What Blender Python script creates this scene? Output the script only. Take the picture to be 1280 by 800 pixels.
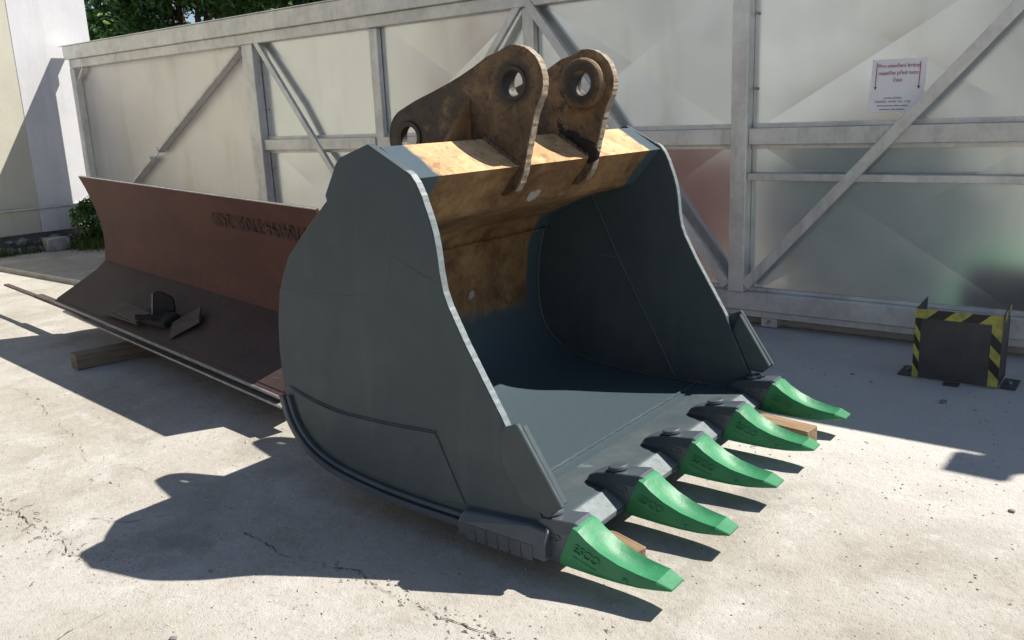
import bpy, bmesh, math, random
import numpy as np
from mathutils import Vector, Matrix

random.seed(7)
rng = np.random.default_rng(11)
for o in list(bpy.data.objects):
    bpy.data.objects.remove(o)
scene = bpy.context.scene
COL = scene.collection

# ------------------------------------------------------------------ camera
cam_d = bpy.data.cameras.new('camera')
cam = bpy.data.objects.new('camera', cam_d)
COL.objects.link(cam)
cam_d.sensor_width = 36
cam_d.lens = 30.26
cam_d.clip_end = 500
cam_d.clip_start = 0.05
Rv = Vector((0.7870347, 0.61557585, -0.040531))
Uv = Vector((-0.11270834, 0.20807379, 0.97159772))
Fv = Vector((-0.60652553, 0.76011294, -0.23314183))
m = Matrix((Rv, Uv, -Fv)).transposed().to_4x4()
m.translation = (0, 0, 1.6)
cam.matrix_world = m
scene.camera = cam

# ------------------------------------------------------------------ sky, sun, exposure
SUN = Vector((0.48, 0.60, 1.0)).normalized()
ELEV = math.asin(SUN.z)
world = bpy.data.worlds.new('World')
scene.world = world
world.use_nodes = True
wn = world.node_tree
bg = wn.nodes['Background']
sky = wn.nodes.new('ShaderNodeTexSky')
sky.sky_type = 'NISHITA'
sky.sun_disc = False
sky.sun_elevation = ELEV
sky.sun_rotation = math.atan2(SUN.x, SUN.y)
sky.air_density = 1.0
sky.dust_density = 0.4
wn.links.new(sky.outputs[0], bg.inputs[0])
bg.inputs[1].default_value = 0.064
sl = bpy.data.lights.new('sun', 'SUN')
sl.energy = 5.0
sl.angle = math.radians(0.5)
sl.color = (1.0, 0.94, 0.85)
sun = bpy.data.objects.new('sun', sl)
COL.objects.link(sun)
sun.rotation_euler = SUN.to_track_quat('Z', 'Y').to_euler()
sun.location = (6, 8, 12)
scene.view_settings.view_transform = 'Standard'
scene.view_settings.look = 'None'
scene.view_settings.exposure = 0.82
scene.view_settings.gamma = 1
scene.view_settings.use_curve_mapping = False


# ------------------------------------------------------------------ helpers
def link(o, parent=None):
    COL.objects.link(o)
    if parent is not None:
        o.parent = parent
    return o


def tag(o, label=None, cat=None, group=None, kind=None):
    for k, v in (('label', label), ('category', cat), ('group', group), ('kind', kind)):
        if v:
            o[k] = v
    return o


def empty(name, loc=(0, 0, 0), rz=0.0):
    o = bpy.data.objects.new(name, None)
    o.empty_display_size = 0.1
    o.location = loc
    o.rotation_euler = (0, 0, rz)
    return link(o)


def finish(bm, name, mat, parent=None, smooth=None, bevel=0.0, segs=1, loc=None, rot=None):
    bmesh.ops.remove_doubles(bm, verts=bm.verts, dist=1e-5)
    bmesh.ops.recalc_face_normals(bm, faces=bm.faces)
    if bevel > 0:
        es = [e for e in bm.edges if len(e.link_faces) == 2 and e.calc_face_angle(0) > 0.5]
        if es:
            bmesh.ops.bevel(bm, geom=es, offset=bevel, segments=segs, affect='EDGES', profile=0.5, clamp_overlap=True)
    me = bpy.data.meshes.new(name)
    bm.to_mesh(me)
    bm.free()
    if smooth is not None:
        set_smooth(me, smooth)
    me.materials.append(mat)
    o = bpy.data.objects.new(name, me)
    if loc is not None:
        o.location = loc
    if rot is not None:
        o.rotation_euler = rot
    return link(o, parent)


def set_smooth(me, ang):
    me.polygons.foreach_set('use_smooth', [True] * len(me.polygons))
    bm = bmesh.new()
    bm.from_mesh(me)
    for e in bm.edges:
        e.smooth = not (len(e.link_faces) == 2 and e.calc_face_angle(0) > ang)
    bm.to_mesh(me)
    bm.free()


def add_box(bm, x0, x1, y0, y1, z0, z1, M=None):
    vs = [bm.verts.new((x, y, z)) for z in (z0, z1) for y in (y0, y1) for x in (x0, x1)]
    if M is not None:
        for v in vs:
            v.co = M @ v.co
    for f in ((0, 2, 3, 1), (4, 5, 7, 6), (0, 1, 5, 4), (2, 6, 7, 3), (0, 4, 6, 2), (1, 3, 7, 5)):
        bm.faces.new([vs[i] for i in f])


def box(name, x0, x1, y0, y1, z0, z1, mat, parent=None, bevel=0.002, M=None):
    bm = bmesh.new()
    add_box(bm, x0, x1, y0, y1, z0, z1, M)
    return finish(bm, name, mat, parent, bevel=bevel)


def bar_between(name, p, q, w, y0, y1, mat, parent, bevel=0.002):
    """a flat bar in the x-z plane from p to q, width w, from y0 to y1"""
    d = Vector((q[0] - p[0], q[1] - p[1]))
    L = d.length
    d.normalize()
    n = Vector((-d.y, d.x)) * (w / 2)
    pts = [(p[0] + n.x, p[1] + n.y), (p[0] - n.x, p[1] - n.y), (q[0] - n.x, q[1] - n.y), (q[0] + n.x, q[1] + n.y)]
    return prism(name, pts, y0, y1, mat, parent, bevel=bevel)


def prism(name, pts, y0, y1, mat, parent=None, bevel=0.003, holes=(), smooth=None, segs=1):
    """x-z outline extruded along y; holes = [(cx, cz, r)]"""
    bm = bmesh.new()
    loops = [list(pts)]
    for (cx, cz, r) in holes:
        loops.append([(cx + r * math.cos(a), cz + r * math.sin(a)) for a in np.linspace(0, 2 * math.pi, 33)[:-1]])
    edges = []
    for lp in loops:
        vs = [bm.verts.new((x, y0, z)) for x, z in lp]
        edges += [bm.edges.new((vs[i], vs[(i + 1) % len(vs)])) for i in range(len(vs))]
    if holes:
        bmesh.ops.triangle_fill(bm, use_beauty=True, use_dissolve=False, edges=edges)
    else:
        bm.faces.new([bm.verts[i] for i in range(len(bm.verts))] if bm.verts.ensure_lookup_table() is None else [])
    r = bmesh.ops.extrude_face_region(bm, geom=list(bm.faces))
    bmesh.ops.translate(bm, verts=[v for v in r['geom'] if isinstance(v, bmesh.types.BMVert)], vec=(0, y1 - y0, 0))
    return finish(bm, name, mat, parent, bevel=bevel, smooth=smooth, segs=segs)


def loft(name, rings, mat, parent=None, closed=True, caps=True, smooth=None, bevel=0.0):
    """rings: list of lists of 3d points"""
    bm = bmesh.new()
    R = [[bm.verts.new(p) for p in ring] for ring in rings]
    n = len(R[0])
    for a, b in zip(R[:-1], R[1:]):
        for i in range(n if closed else n - 1):
            j = (i + 1) % n
            bm.faces.new((a[i], a[j], b[j], b[i]))
    if caps:
        bm.faces.new(R[0][::-1])
        bm.faces.new(R[-1])
    return finish(bm, name, mat, parent, smooth=smooth, bevel=bevel)


def add_tube(bm, pts, radii, n=8):
    pts = [Vector(p) for p in pts]
    if not hasattr(radii, '__len__'):
        radii = [radii] * len(pts)
    prev = None
    first = None
    for i, p in enumerate(pts):
        t = (pts[min(i + 1, len(pts) - 1)] - pts[max(i - 1, 0)]).normalized()
        a = t.orthogonal().normalized() if prev is None else (pa - t * pa.dot(t)).normalized()
        pa = a
        b = t.cross(a)
        ring = [bm.verts.new(p + (a * math.cos(q) + b * math.sin(q)) * radii[i]) for q in np.linspace(0, 2 * math.pi, n + 1)[:-1]]
        if prev:
            for k in range(n):
                bm.faces.new((prev[k], prev[(k + 1) % n], ring[(k + 1) % n], ring[k]))
        else:
            first = ring
        prev = ring
    bm.faces.new(first[::-1])
    bm.faces.new(prev)


def tube(name, pts, radii, mat, parent=None, n=8, smooth=0.9):
    bm = bmesh.new()
    add_tube(bm, pts, radii, n)
    return finish(bm, name, mat, parent, smooth=smooth)


def lathe_y(name, cx, cz, prof, mat, parent=None, n=40, smooth=0.6):
    """prof: closed list of (radius, y) around an axis along y"""
    rings = []
    for a in np.linspace(0, 2 * math.pi, n + 1)[:-1]:
        rings.append([(cx + r * math.cos(a), y, cz + r * math.sin(a)) for r, y in prof])
    bm = bmesh.new()
    R = [[bm.verts.new(p) for p in ring] for ring in rings]
    k = len(prof)
    for i in range(n):
        a, b = R[i], R[(i + 1) % n]
        for j in range(k):
            bm.faces.new((a[j], a[(j + 1) % k], b[(j + 1) % k], b[j]))
    return finish(bm, name, mat, parent, smooth=smooth)


_txt = {}


def text_mesh(body, size, extrude, align='CENTER', shear=0.0, spacing=1.0):
    key = (body, size, extrude, align, shear, spacing)
    if key not in _txt:
        cu = bpy.data.curves.new('lettering', 'FONT')
        cu.body = body
        cu.size = size
        cu.extrude = extrude
        cu.align_x = align
        cu.align_y = 'CENTER'
        cu.shear = shear
        cu.space_character = spacing
        cu.resolution_u = 3
        to = bpy.data.objects.new('lettering', cu)
        COL.objects.link(to)
        bpy.context.view_layer.update()
        dg = bpy.context.evaluated_depsgraph_get()
        me = bpy.data.meshes.new_from_object(to.evaluated_get(dg))
        me.name = 'lettering'
        bpy.data.objects.remove(to)
        bpy.data.curves.remove(cu)
        _txt[key] = me
    return _txt[key]


def lettering(body, size, extrude, mat, parent, M, name='lettering', **kw):
    me = text_mesh(body, size, extrude, **kw)
    if not me.materials:
        me.materials.append(mat)
    o = bpy.data.objects.new(name, me)
    link(o, parent)
    o.matrix_local = M
    return o


def frame(origin, xdir, ydir):
    x = Vector(xdir).normalized()
    y = (Vector(ydir) - x * Vector(ydir).dot(x)).normalized()
    z = x.cross(y)
    M = Matrix((x, y, z)).transposed().to_4x4()
    M.translation = origin
    return M


# ------------------------------------------------------------------ materials
class NT:
    def __init__(self, name):
        self.m = bpy.data.materials.new(name)
        self.m.use_nodes = True
        self.t = self.m.node_tree
        self.b = self.t.nodes['Principled BSDF']
        self.co = self.t.nodes.new('ShaderNodeTexCoord')
        self.obj = self.co.outputs['Object']

    def n(self, kind, **kw):
        nd = self.t.nodes.new(kind)
        for k, v in kw.items():
            if k.startswith('i_'):
                key = k[2:]
                key = int(key) if key.isdigit() else key.replace('_', ' ')
                self.put(nd.inputs[key], v)
            else:
                setattr(nd, k, v)
        return nd

    def put(self, sock, v):
        if isinstance(v, bpy.types.NodeSocket):
            self.t.links.new(v, sock)
        elif isinstance(v, (tuple, list)) and sock.type == 'RGBA':
            sock.default_value = (*v, 1) if len(v) == 3 else v
        else:
            sock.default_value = v

    def noise(self, scale, detail=6, rough=0.6, vec=None, dist=0.0):
        return self.n('ShaderNodeTexNoise', i_Vector=vec or self.obj, i_Scale=scale, i_Detail=detail, i_Roughness=rough, i_Distortion=dist).outputs[0]

    def voro(self, scale, feature='F1', vec=None, out=0, rand=1.0):
        nd = self.n('ShaderNodeTexVoronoi', feature=feature, i_Vector=vec or self.obj, i_Scale=scale, i_Randomness=rand)
        return nd.outputs[out]

    def ramp(self, v, lo, hi, a=0.0, b=1.0, smooth=True):
        return self.n('ShaderNodeMapRange', interpolation_type='SMOOTHSTEP' if smooth else 'LINEAR', i_0=v, i_1=lo, i_2=hi, i_3=a, i_4=b).outputs[0]

    def mix(self, f, a, b, mode='MIX'):
        nd = self.t.nodes.new('ShaderNodeMix')
        nd.data_type = 'RGBA'
        nd.blend_type = mode
        self.put(nd.inputs[0], f)
        self.put(nd.inputs[6], a)
        self.put(nd.inputs[7], b)
        return nd.outputs[2]

    def math(self, op, a, b=0.0, c=0.0):
        return self.n('ShaderNodeMath', operation=op, i_0=a, i_1=b, i_2=c).outputs[0]

    def xyz(self, vec=None):
        nd = self.n('ShaderNodeSeparateXYZ', i_0=vec or self.obj)
        return nd.outputs

    def scale(self, v, vec=None, loc=(0, 0, 0), rot=(0, 0, 0)):
        return self.n('ShaderNodeMapping', i_Vector=vec or self.obj, i_Location=loc, i_Rotation=rot, i_Scale=v).outputs[0]

    def bump(self, h, strength=0.3, dist=0.01, normal=None):
        kw = dict(i_Height=h, i_Strength=strength, i_Distance=dist)
        if normal is not None:
            kw['i_Normal'] = normal
        return self.n('ShaderNodeBump', **kw).outputs[0]

    def out(self, col=None, rough=None, metal=None, normal=None, **kw):
        for k, v in (('Base Color', col), ('Roughness', rough), ('Metallic', metal), ('Normal', normal)):
            if v is not None:
                self.put(self.b.inputs[k], v)
        for k, v in kw.items():
            self.put(self.b.inputs[k.replace('_', ' ')], v)
        return self.m


M = {}


def mk_concrete():
    t = NT('concrete_yard')
    big = t.noise(0.5, 6, 0.6)
    stain = t.noise(1.3, 8, 0.68, dist=.6)
    mid = t.noise(4.5, 9, 0.7)
    fine = t.noise(34, 8, 0.72)
    gr = t.noise(150, 4, 0.65)
    c = t.mix(t.ramp(big, .36, .64), (.335, .312, .272), (.40, .382, .350))
    c = t.mix(t.math('MULTIPLY', t.ramp(stain, .50, .66), .7), c, (.27, .25, .215))
    c = t.mix(t.math('MULTIPLY', t.ramp(stain, .47, .33), .6), c, (.47, .46, .435))
    c = t.mix(t.math('MULTIPLY', t.ramp(mid, .50, .68), .5), c, (.25, .225, .19))
    c = t.mix(t.math('MULTIPLY', t.ramp(mid, .46, .32), .45), c, (.50, .485, .455))
    c = t.mix(t.math('MULTIPLY', t.ramp(fine, .54, .70), .55), c, (.20, .18, .155))
    c = t.mix(t.math('MULTIPLY', t.ramp(fine, .44, .32), .35), c, (.55, .535, .50))
    # a newer, paler pour of concrete towards the gate at the right
    gx, gy, gz = t.xyz()
    wb = t.math('MULTIPLY', t.math('SUBTRACT', t.noise(.8, 6, .65), .5), 1.4)
    pale = t.math('MULTIPLY', t.ramp(t.math('ADD', gy, wb), 2.9, 4.3), t.ramp(t.math('ADD', gx, wb), -3.2, -1.6))
    c = t.mix(t.math('MULTIPLY', pale, .6), c, (.56, .55, .53))
    # pale aggregate chips, only where the skin is worn
    worn_or_lit = t.ramp(t.noise(.42, 4, .55, vec=t.scale((1, 1, 1), loc=(3.1, 1.7, 0))), .44, .56)
    chip = t.math('LESS_THAN', t.voro(48, vec=t.scale((1, 1.5, 1), rot=(0, 0, .5))), .23)
    chip = t.math('MULTIPLY', chip, t.math('GREATER_THAN', t.noise(21, 2), .54))
    c = t.mix(t.math('MULTIPLY', t.math('MULTIPLY', chip, worn_or_lit), .75), c, (.58, .55, .50))
    dark = t.math('LESS_THAN', t.voro(30, vec=t.scale((1, 2.3, 1), rot=(0, 0, -.4))), .12)
    dark = t.math('MULTIPLY', dark, t.math('GREATER_THAN', t.noise(5, 4), .52))
    c = t.mix(t.math('MULTIPLY', dark, .75), c, (.09, .08, .07))
    oil = t.ramp(t.noise(.9, 6, .62, vec=t.scale((1, 1, 1), loc=(9.3, 4.1, 0))), .62, .70)
    c = t.mix(t.math('MULTIPLY', oil, .45), c, (.17, .16, .15))
    pit = t.ramp(t.voro(70), .05, .3)
    h = t.math('ADD', t.math('MULTIPLY', fine, .7), t.math('MULTIPLY', gr, .25))
    h = t.math('ADD', h, t.math('MULTIPLY', mid, 1.6))
    h = t.math('ADD', h, t.math('MULTIPLY', pit, .25))
    h = t.math('ADD', h, t.math('MULTIPLY', t.math('MULTIPLY', chip, worn_or_lit), .3))
    return t.out(c, .9, 0, t.bump(h, .7, .013), Specular_IOR_Level=.3)


def mk_paint():
    t = NT('slate_paint')
    n1 = t.noise(2.2, 6, .62)
    n2 = t.noise(55, 5, .65)
    run = t.noise(1.0, 6, .65, vec=t.scale((9, 9, 1.0)))
    c = t.mix(t.ramp(n1, .3, .7), (.049, .066, .075), (.061, .080, .089))
    c = t.mix(t.math('MULTIPLY', t.ramp(run, .52, .74), .35), c, (.085, .10, .105))
    z = t.xyz()[2]
    low = t.ramp(z, .75, .12, 0, 1)
    dust = t.math('MULTIPLY', t.ramp(t.noise(6, 9, .74), .46, .70), t.math('ADD', .06, t.math('MULTIPLY', low, .14)))
    c = t.mix(dust, c, (.17, .155, .13))
    sx = t.noise(1.0, 4, .6, vec=t.scale((5, 5, 90), rot=(.1, .5, .2)))
    scr = t.math('MULTIPLY', t.ramp(sx, .685, .70), t.ramp(t.noise(3, 3), .5, .6))
    c = t.mix(t.math('MULTIPLY', scr, .5), c, (.16, .18, .19))
    h = t.math('ADD', t.math('MULTIPLY', n2, .3), t.math('MULTIPLY', t.noise(5, 4), 1.2))
    return t.out(c, t.ramp(t.noise(4, 7, .7), .3, .7, .36, .60), 0, t.bump(h, .14, .012), Specular_IOR_Level=.28)


def rust_cols(t, lo=(.085, .040, .014), hi=(.27, .155, .066)):
    a = t.noise(3.2, 9, .74, dist=.5)
    b = t.noise(16, 8, .7)
    s = t.noise(1.0, 6, .65, vec=t.scale((14, 9, 1.6)))
    c = t.mix(t.ramp(a, .32, .66), lo, hi)
    c = t.mix(t.math('MULTIPLY', t.ramp(b, .48, .72), .6), c, (.085, .042, .018))
    c = t.mix(t.math('MULTIPLY', t.ramp(s, .5, .72), .4), c, tuple(v * 1.15 for v in hi))
    fl = t.ramp(t.noise(11, 10, .8), .55, .575)
    c = t.mix(t.math('MULTIPLY', fl, .5), c, (.11, .05, .02))
    return c, a, b


def mk_inside(name='rusty_steel_half_painted', worn_or_lit=False):
    """old rusty steel with the new slate paint sprayed over its ends and its lower part"""
    t = NT(name)
    c, a, b = rust_cols(t, (.37, .215, .095), (.58, .385, .205)) if worn_or_lit else rust_cols(t)  # first pair is the lighter rust with sunlight painted in
    x, y, z = t.xyz()
    wob = t.math('MULTIPLY', t.math('SUBTRACT', t.noise(9, 9, .75), .5), .22)
    ey = t.math('MINIMUM', y, t.math('SUBTRACT', 1.92, y))
    e = t.ramp(t.math('ADD', ey, t.math('MULTIPLY', wob, .35)), .145, .17, 1, 0)
    low = t.ramp(t.math('ADD', z, t.math('ADD', wob, t.math('MULTIPLY', y, .03))), .53, .62, 1, 0)
    f = t.math('MAXIMUM', e, low)
    chip = t.math('MULTIPLY', t.ramp(t.noise(20, 7, .75), .72, .75), t.math('GREATER_THAN', z, .7))
    c = t.mix(t.math('MULTIPLY', chip, .8), c, (.55, .48, .42))
    for (sy, sz, ay) in ((1.26, .655, 1.0), (.916, 1.24, .55)):     # two scraped patches
        dy = t.math('MULTIPLY', t.math('SUBTRACT', y, sy), ay)
        dz = t.math('SUBTRACT', z, sz)
        d = t.math('SQRT', t.math('ADD', t.math('MULTIPLY', dy, dy), t.math('MULTIPLY', dz, dz)))
        d = t.math('ADD', d, t.math('MULTIPLY', t.math('SUBTRACT', t.noise(24, 7, .75), .5), .10))
        c = t.mix(t.math('MULTIPLY', t.ramp(d, .018, .026, 1, 0), .8), c, (.36, .33, .30))
    c = t.mix(f, c, (.053, .078, .092))
    r = t.math('SUBTRACT', .8, t.math('MULTIPLY', f, .48))
    h = t.math('ADD', t.math('MULTIPLY', b, .8), t.math('MULTIPLY', a, .6))
    return t.out(c, r, 0, t.bump(h, .35, .012), Specular_IOR_Level=.45)


def mk_ear():
    t = NT('greasy_rusty_steel')
    c, a, b = rust_cols(t, (.13, .066, .026), (.42, .265, .13))
    c = t.mix(.35, c, (.10, .066, .038))
    c = t.mix(t.math('MULTIPLY', t.ramp(t.noise(22, 9, .8), .50, .60), .7), c, (.040, .027, .018))
    x, y, z = t.xyz()

    def ring(cx, cz, r0, r1):
        dx = t.math('SUBTRACT', x, cx)
        dz = t.math('SUBTRACT', z, cz)
        d = t.math('SQRT', t.math('ADD', t.math('MULTIPLY', dx, dx), t.math('MULTIPLY', dz, dz)))
        d = t.math('ADD', d, t.math('MULTIPLY', t.math('SUBTRACT', t.noise(9, 6, .7), .5), .09))
        return t.ramp(d, r0, r1, 1, 0)
    g = t.math('MAXIMUM', ring(-.008, 1.719, .075, .12), ring(-.602, 1.513, .07, .12))
    patch = t.math('MULTIPLY', t.ramp(t.noise(4.2, 7, .7, vec=t.scale((1, 1, 1), loc=(.7, .2, .4))), .38, .50), t.ramp(x, -.36, -.08, 1, .5))
    g = t.math('MAXIMUM', t.math('MULTIPLY', g, .92), t.math('MULTIPLY', patch, .8))
    c = t.mix(g, c, (.020, .016, .013))
    h = t.math('ADD', t.math('MULTIPLY', b, .8), t.math('MULTIPLY', a, .6))
    return t.out(c, t.ramp(g, 0, 1, .8, .5), 0, t.bump(h, .5, .014))


def mk_green():
    t = NT('green_tooth_paint')
    n = t.noise(5, 5, .6)
    c = t.mix(t.ramp(n, .3, .7), (.028, .17, .075), (.042, .22, .10))
    sc = t.math('MULTIPLY', t.ramp(t.noise(26, 8, .75), .62, .66), .5)
    c = t.mix(t.math('MULTIPLY', t.ramp(t.noise(9, 8, .72), .52, .7), .3), c, (.10, .19, .12))
    c = t.mix(sc, c, (.22, .34, .26))
    h = t.math('ADD', t.math('MULTIPLY', t.noise(45, 5, .65), .5), t.noise(12, 3))
    return t.out(c, .46, 0, t.bump(h, .4, .007), Specular_IOR_Level=.32)


def mk_cast():
    t = NT('dark_cast_paint')
    n = t.noise(6, 5, .6)
    c = t.mix(t.ramp(n, .3, .7), (.050, .064, .078), (.072, .088, .104))
    h = t.math('ADD', t.math('MULTIPLY', t.noise(70, 4, .65), .5), t.noise(18, 3))
    return t.out(c, .38, 0, t.bump(h, .3, .005), Specular_IOR_Level=.5)


def mk_galv():
    t = NT('galvanised_steel')
    sp = t.voro(26, out=1)
    v = t.xyz(sp)[0]
    n = t.noise(3.5, 9, .74)
    c = t.mix(t.ramp(n, .34, .66), (.54, .535, .51), (.74, .735, .705))
    c = t.mix(t.math('MULTIPLY', v, .22), c, (.82, .82, .79))
    st = t.noise(1.0, 7, .7, vec=t.scale((6, 6, 1.1)))
    c = t.mix(t.math('MULTIPLY', t.ramp(st, .5, .75), .55), c, (.33, .315, .29))
    return t.out(c, t.ramp(v, 0, 1, .40, .52), .5, t.bump(t.noise(40, 4), .08, .004))


def mk_sheet(name, tint, rough=.3):
    t = NT(name)
    n = t.noise(1.1, 6, .6)
    st = t.noise(1.0, 6, .65, vec=t.scale((3.0, 3.0, .45)))
    c = t.mix(t.ramp(n, .3, .7), tuple(v * .9 for v in tint), tint)
    c = t.mix(t.math('MULTIPLY', t.ramp(st, .48, .74), .45), c, tuple(v * f for v, f in zip(tint, (.70, .65, .58))))
    sf = t.math('MULTIPLY', t.ramp(t.noise(7, 9, .8, vec=t.scale((1, 1, .6), rot=(0, .5, 0))), .60, .68), .35)
    c = t.mix(sf, c, tuple(v * .62 for v in tint))
    sm = t.noise(2.5, 4, .55)
    r = t.ramp(sm, .3, .8, rough - .02, rough + .06)
    wav = t.noise(1.3, 0, .3)
    return t.out(c, r, .85, t.bump(wav, .06, .05))


def mk_blade(name, c1, c2, c3):
    t = NT(name)
    n = t.noise(1.8, 7, .66, vec=t.scale((.6, 1, 1)))
    f = t.noise(25, 7, .7)
    st = t.noise(1.0, 6, .7, vec=t.scale((9, 2, .8)))
    c = t.mix(t.ramp(n, .35, .65), c1, c2)
    c = t.mix(t.math('MULTIPLY', t.ramp(st, .52, .72), .45), c, c3)
    sc = t.math('MULTIPLY', t.ramp(t.noise(1.0, 5, .7, vec=t.scale((1.4, 24, 24), rot=(0, 0, .05))), .67, .73), .3)
    c = t.mix(sc, c, (.17, .14, .13))
    c = t.mix(t.ramp(f, .4, .75, 0, .35), c, tuple(v * .55 for v in c1))
    return t.out(c, .62, 0, t.bump(f, .25, .008), Specular_IOR_Level=.22)


def mk_wood(name='timber', c1=(.30, .19, .105), c2=(.46, .32, .19)):
    t = NT(name)
    g = t.noise(1.0, 6, .65, vec=t.scale((3, 38, 38)))
    c = t.mix(t.ramp(g, .35, .68), c1, c2)
    c = t.mix(t.math('MULTIPLY', t.ramp(t.noise(9, 6, .7), .52, .75), .55), c, (.17, .125, .085))
    return t.out(c, .85, 0, t.bump(g, .5, .006))


def mk_plain(name, col, rough=.6, metal=0.0, var=.25, scale=8, bump=.1):
    t = NT(name)
    n = t.noise(scale, 6, .65)
    c = t.mix(t.ramp(n, .3, .72), tuple(v * (1 - var) for v in col), tuple(min(1, v * (1 + var * .4)) for v in col))
    return t.out(c, rough, metal, t.bump(t.noise(scale * 5, 4), bump, .006))


def mk_wall(name, c1, c2):
    t = NT(name)
    n = t.noise(.9, 7, .65)
    st = t.noise(1.0, 7, .7, vec=t.scale((2, 3.5, .35)))
    c = t.mix(t.ramp(n, .3, .7), c1, c2)
    c = t.mix(t.math('MULTIPLY', t.ramp(st, .52, .78), .35), c, tuple(v * .62 for v in c1))
    return t.out(c, .85, 0, t.bump(t.noise(55, 6, .7), .3, .01))


def mk_leaf(name, c1, c2, c3):
    t = NT(name)
    gi = t.n('ShaderNodeNewGeometry').outputs['Random Per Island']
    c = t.mix(t.ramp(gi, 0, .75), c1, c2)
    c = t.mix(t.ramp(gi, .8, 1.0), c, c3)
    t.b.inputs['Subsurface Weight'].default_value = 0
    tr = t.n('ShaderNodeBsdfTranslucent', i_Color=c)
    t.out(c, .5, 0)
    mx = t.n('ShaderNodeMixShader', i_0=.35)
    t.t.links.new(t.b.outputs[0], mx.inputs[1])
    t.t.links.new(tr.outputs[0], mx.inputs[2])
    t.t.links.new(mx.outputs[0], t.t.nodes['Material Output'].inputs[0])
    return t.m


M['concrete'] = mk_concrete()
M['paint'] = mk_paint()
M['inside'] = mk_inside()
M['sunlit_top'] = mk_inside('sunlit_rusty_top', True)  # paler copy of the rust, with sunlight put into its colour
M['ear'] = mk_ear()
M['green'] = mk_green()
M['cast'] = mk_cast()
M['galv'] = mk_galv()
M['sheet'] = mk_sheet('zinc_sheet', (.74, .775, .785), .21)
M['sheet_warm'] = mk_sheet('zinc_sheet_dull', (.72, .705, .695), .42)
M['blade_top'] = mk_blade('red_oxide_steel', (.066, .024, .019), (.098, .035, .028), (.050, .024, .022))
M['blade_low'] = mk_blade('worn_brown_steel', (.043, .028, .028), (.064, .043, .042), (.09, .052, .045))
M['pale_edge'] = mk_plain('pale_edge_paint', (.165, .195, .205), .45, 0, .25, 30, .3)  # paler than the plates; on the lip, sky sheen put into the colour
M['ear_edge'] = mk_plain('rusty_flame_cut', (.30, .235, .17), .7, 0, .5, 40, .4)
M['edge'] = mk_plain('bare_cut_steel', (.36, .35, .35), .5, .5, .3, 20)
M['wood'] = mk_wood('timber', (.15, .095, .052), (.29, .195, .11))
M['wood_old'] = mk_wood('weathered_timber', (.13, .10, .07), (.22, .175, .125))
M['grey_paint'] = mk_plain('anthracite_sheet', (.055, .055, .060), .55, 0, .3, 7, .1)
M['tape_yellow'] = mk_plain('yellow_tape', (.42, .40, .085), .5, 0, .45, 16, .1)
M['tape_black'] = mk_plain('black_tape', (.014, .014, .014), .45, 0, .2, 12, .05)
M['black'] = mk_plain('black_rubber', (.010, .010, .011), .85, 0, .3, 14)
M['rust_plate'] = mk_plain('rusty_plate', (.075, .052, .045), .7, .1, .4, 14, .3)
M['white_wall'] = mk_wall('white_render', (.52, .52, .545), (.62, .62, .635))
M['beige_wall'] = mk_wall('beige_render', (.46, .44, .365), (.53, .51, .42))
M['plinth'] = mk_wall('grey_plinth', (.34, .35, .35), (.44, .45, .45))
M['stone'] = mk_plain('rubble_stone', (.20, .20, .195), .9, 0, .45, 6, .5)
M['pale_stone'] = mk_plain('pale_block', (.36, .355, .34), .9, 0, .3, 7, .5)
M['paper'] = mk_plain('paper', (.90, .89, .90), .6, 0, .04, 4, .0)
M['ink'] = mk_plain('red_ink', (.40, .05, .08), .6, 0, .1, 4, .0)
M['ink_dark'] = mk_plain('dark_ink', (.12, .07, .10), .6, 0, .1, 4, .0)
M['blade_ink'] = mk_plain('dark_marker', (.046, .014, .011), .7, 0, .3, 30, .0)
M['leaf'] = mk_leaf('tree_leaf', (.026, .072, .016), (.052, .135, .028), (.11, .21, .04))
M['leaf_light'] = mk_leaf('pale_tree_leaf', (.05, .11, .02), (.09, .17, .03), (.17, .24, .05))
M['bush_leaf'] = mk_leaf('bush_leaf', (.045, .10, .018), (.085, .17, .03), (.13, .23, .04))
M['grass'] = mk_leaf('grass_blade', (.05, .085, .02), (.09, .13, .03), (.17, .17, .06))
M['bark'] = mk_plain('bark', (.085, .066, .05), .9, 0, .4, 10, .6)
M['asphalt'] = mk_plain('asphalt', (.055, .054, .053), .9, 0, .3, 3, .4)
M['lawn'] = mk_plain('mown_grass', (.045, .10, .03), .95, 0, .4, 4, .6)
M['grit'] = mk_plain('grit', (.34, .31, .27), .9, 0, .6, 9, .3)
M['grease'] = mk_plain('old_grease', (.010, .008, .007), .42, 0, .3, 30, .4)
M['warehouse'] = mk_wall('pale_plaster', (.40, .395, .38), (.47, .465, .45))
M['dark_glass'] = mk_plain('window_glass', (.03, .035, .04), .15, 0, .2, 3, .0)
M['door_red'] = mk_plain('red_door', (.15, .075, .06), .5, 0, .2, 3, .05)
M['dirt'] = mk_plain('crack_dirt', (.075, .062, .05), .95, 0, .5, 30, .6)
M['twig'] = mk_plain('dry_twig', (.20, .16, .11), .9, 0, .5, 20, .3)

# ------------------------------------------------------------------ ground
bm = bmesh.new()
xs = [-120, -60, -30, -16, -12, -9, -6, -3, 0, 3, 8, 20, 60, 120]
ys = [-120, -60, -20, -6, -2, 0, 2, 4, 6, 9, 14, 30, 60, 120]
g = [[bm.verts.new((x, y, 0)) for x in xs] for y in ys]
for j in range(len(ys) - 1):
    for i in range(len(xs) - 1):
        bm.faces.new((g[j][i], g[j][i + 1], g[j + 1][i + 1], g[j + 1][i]))
ground = finish(bm, 'ground', M['concrete'])
tag(ground, kind='structure')


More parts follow.
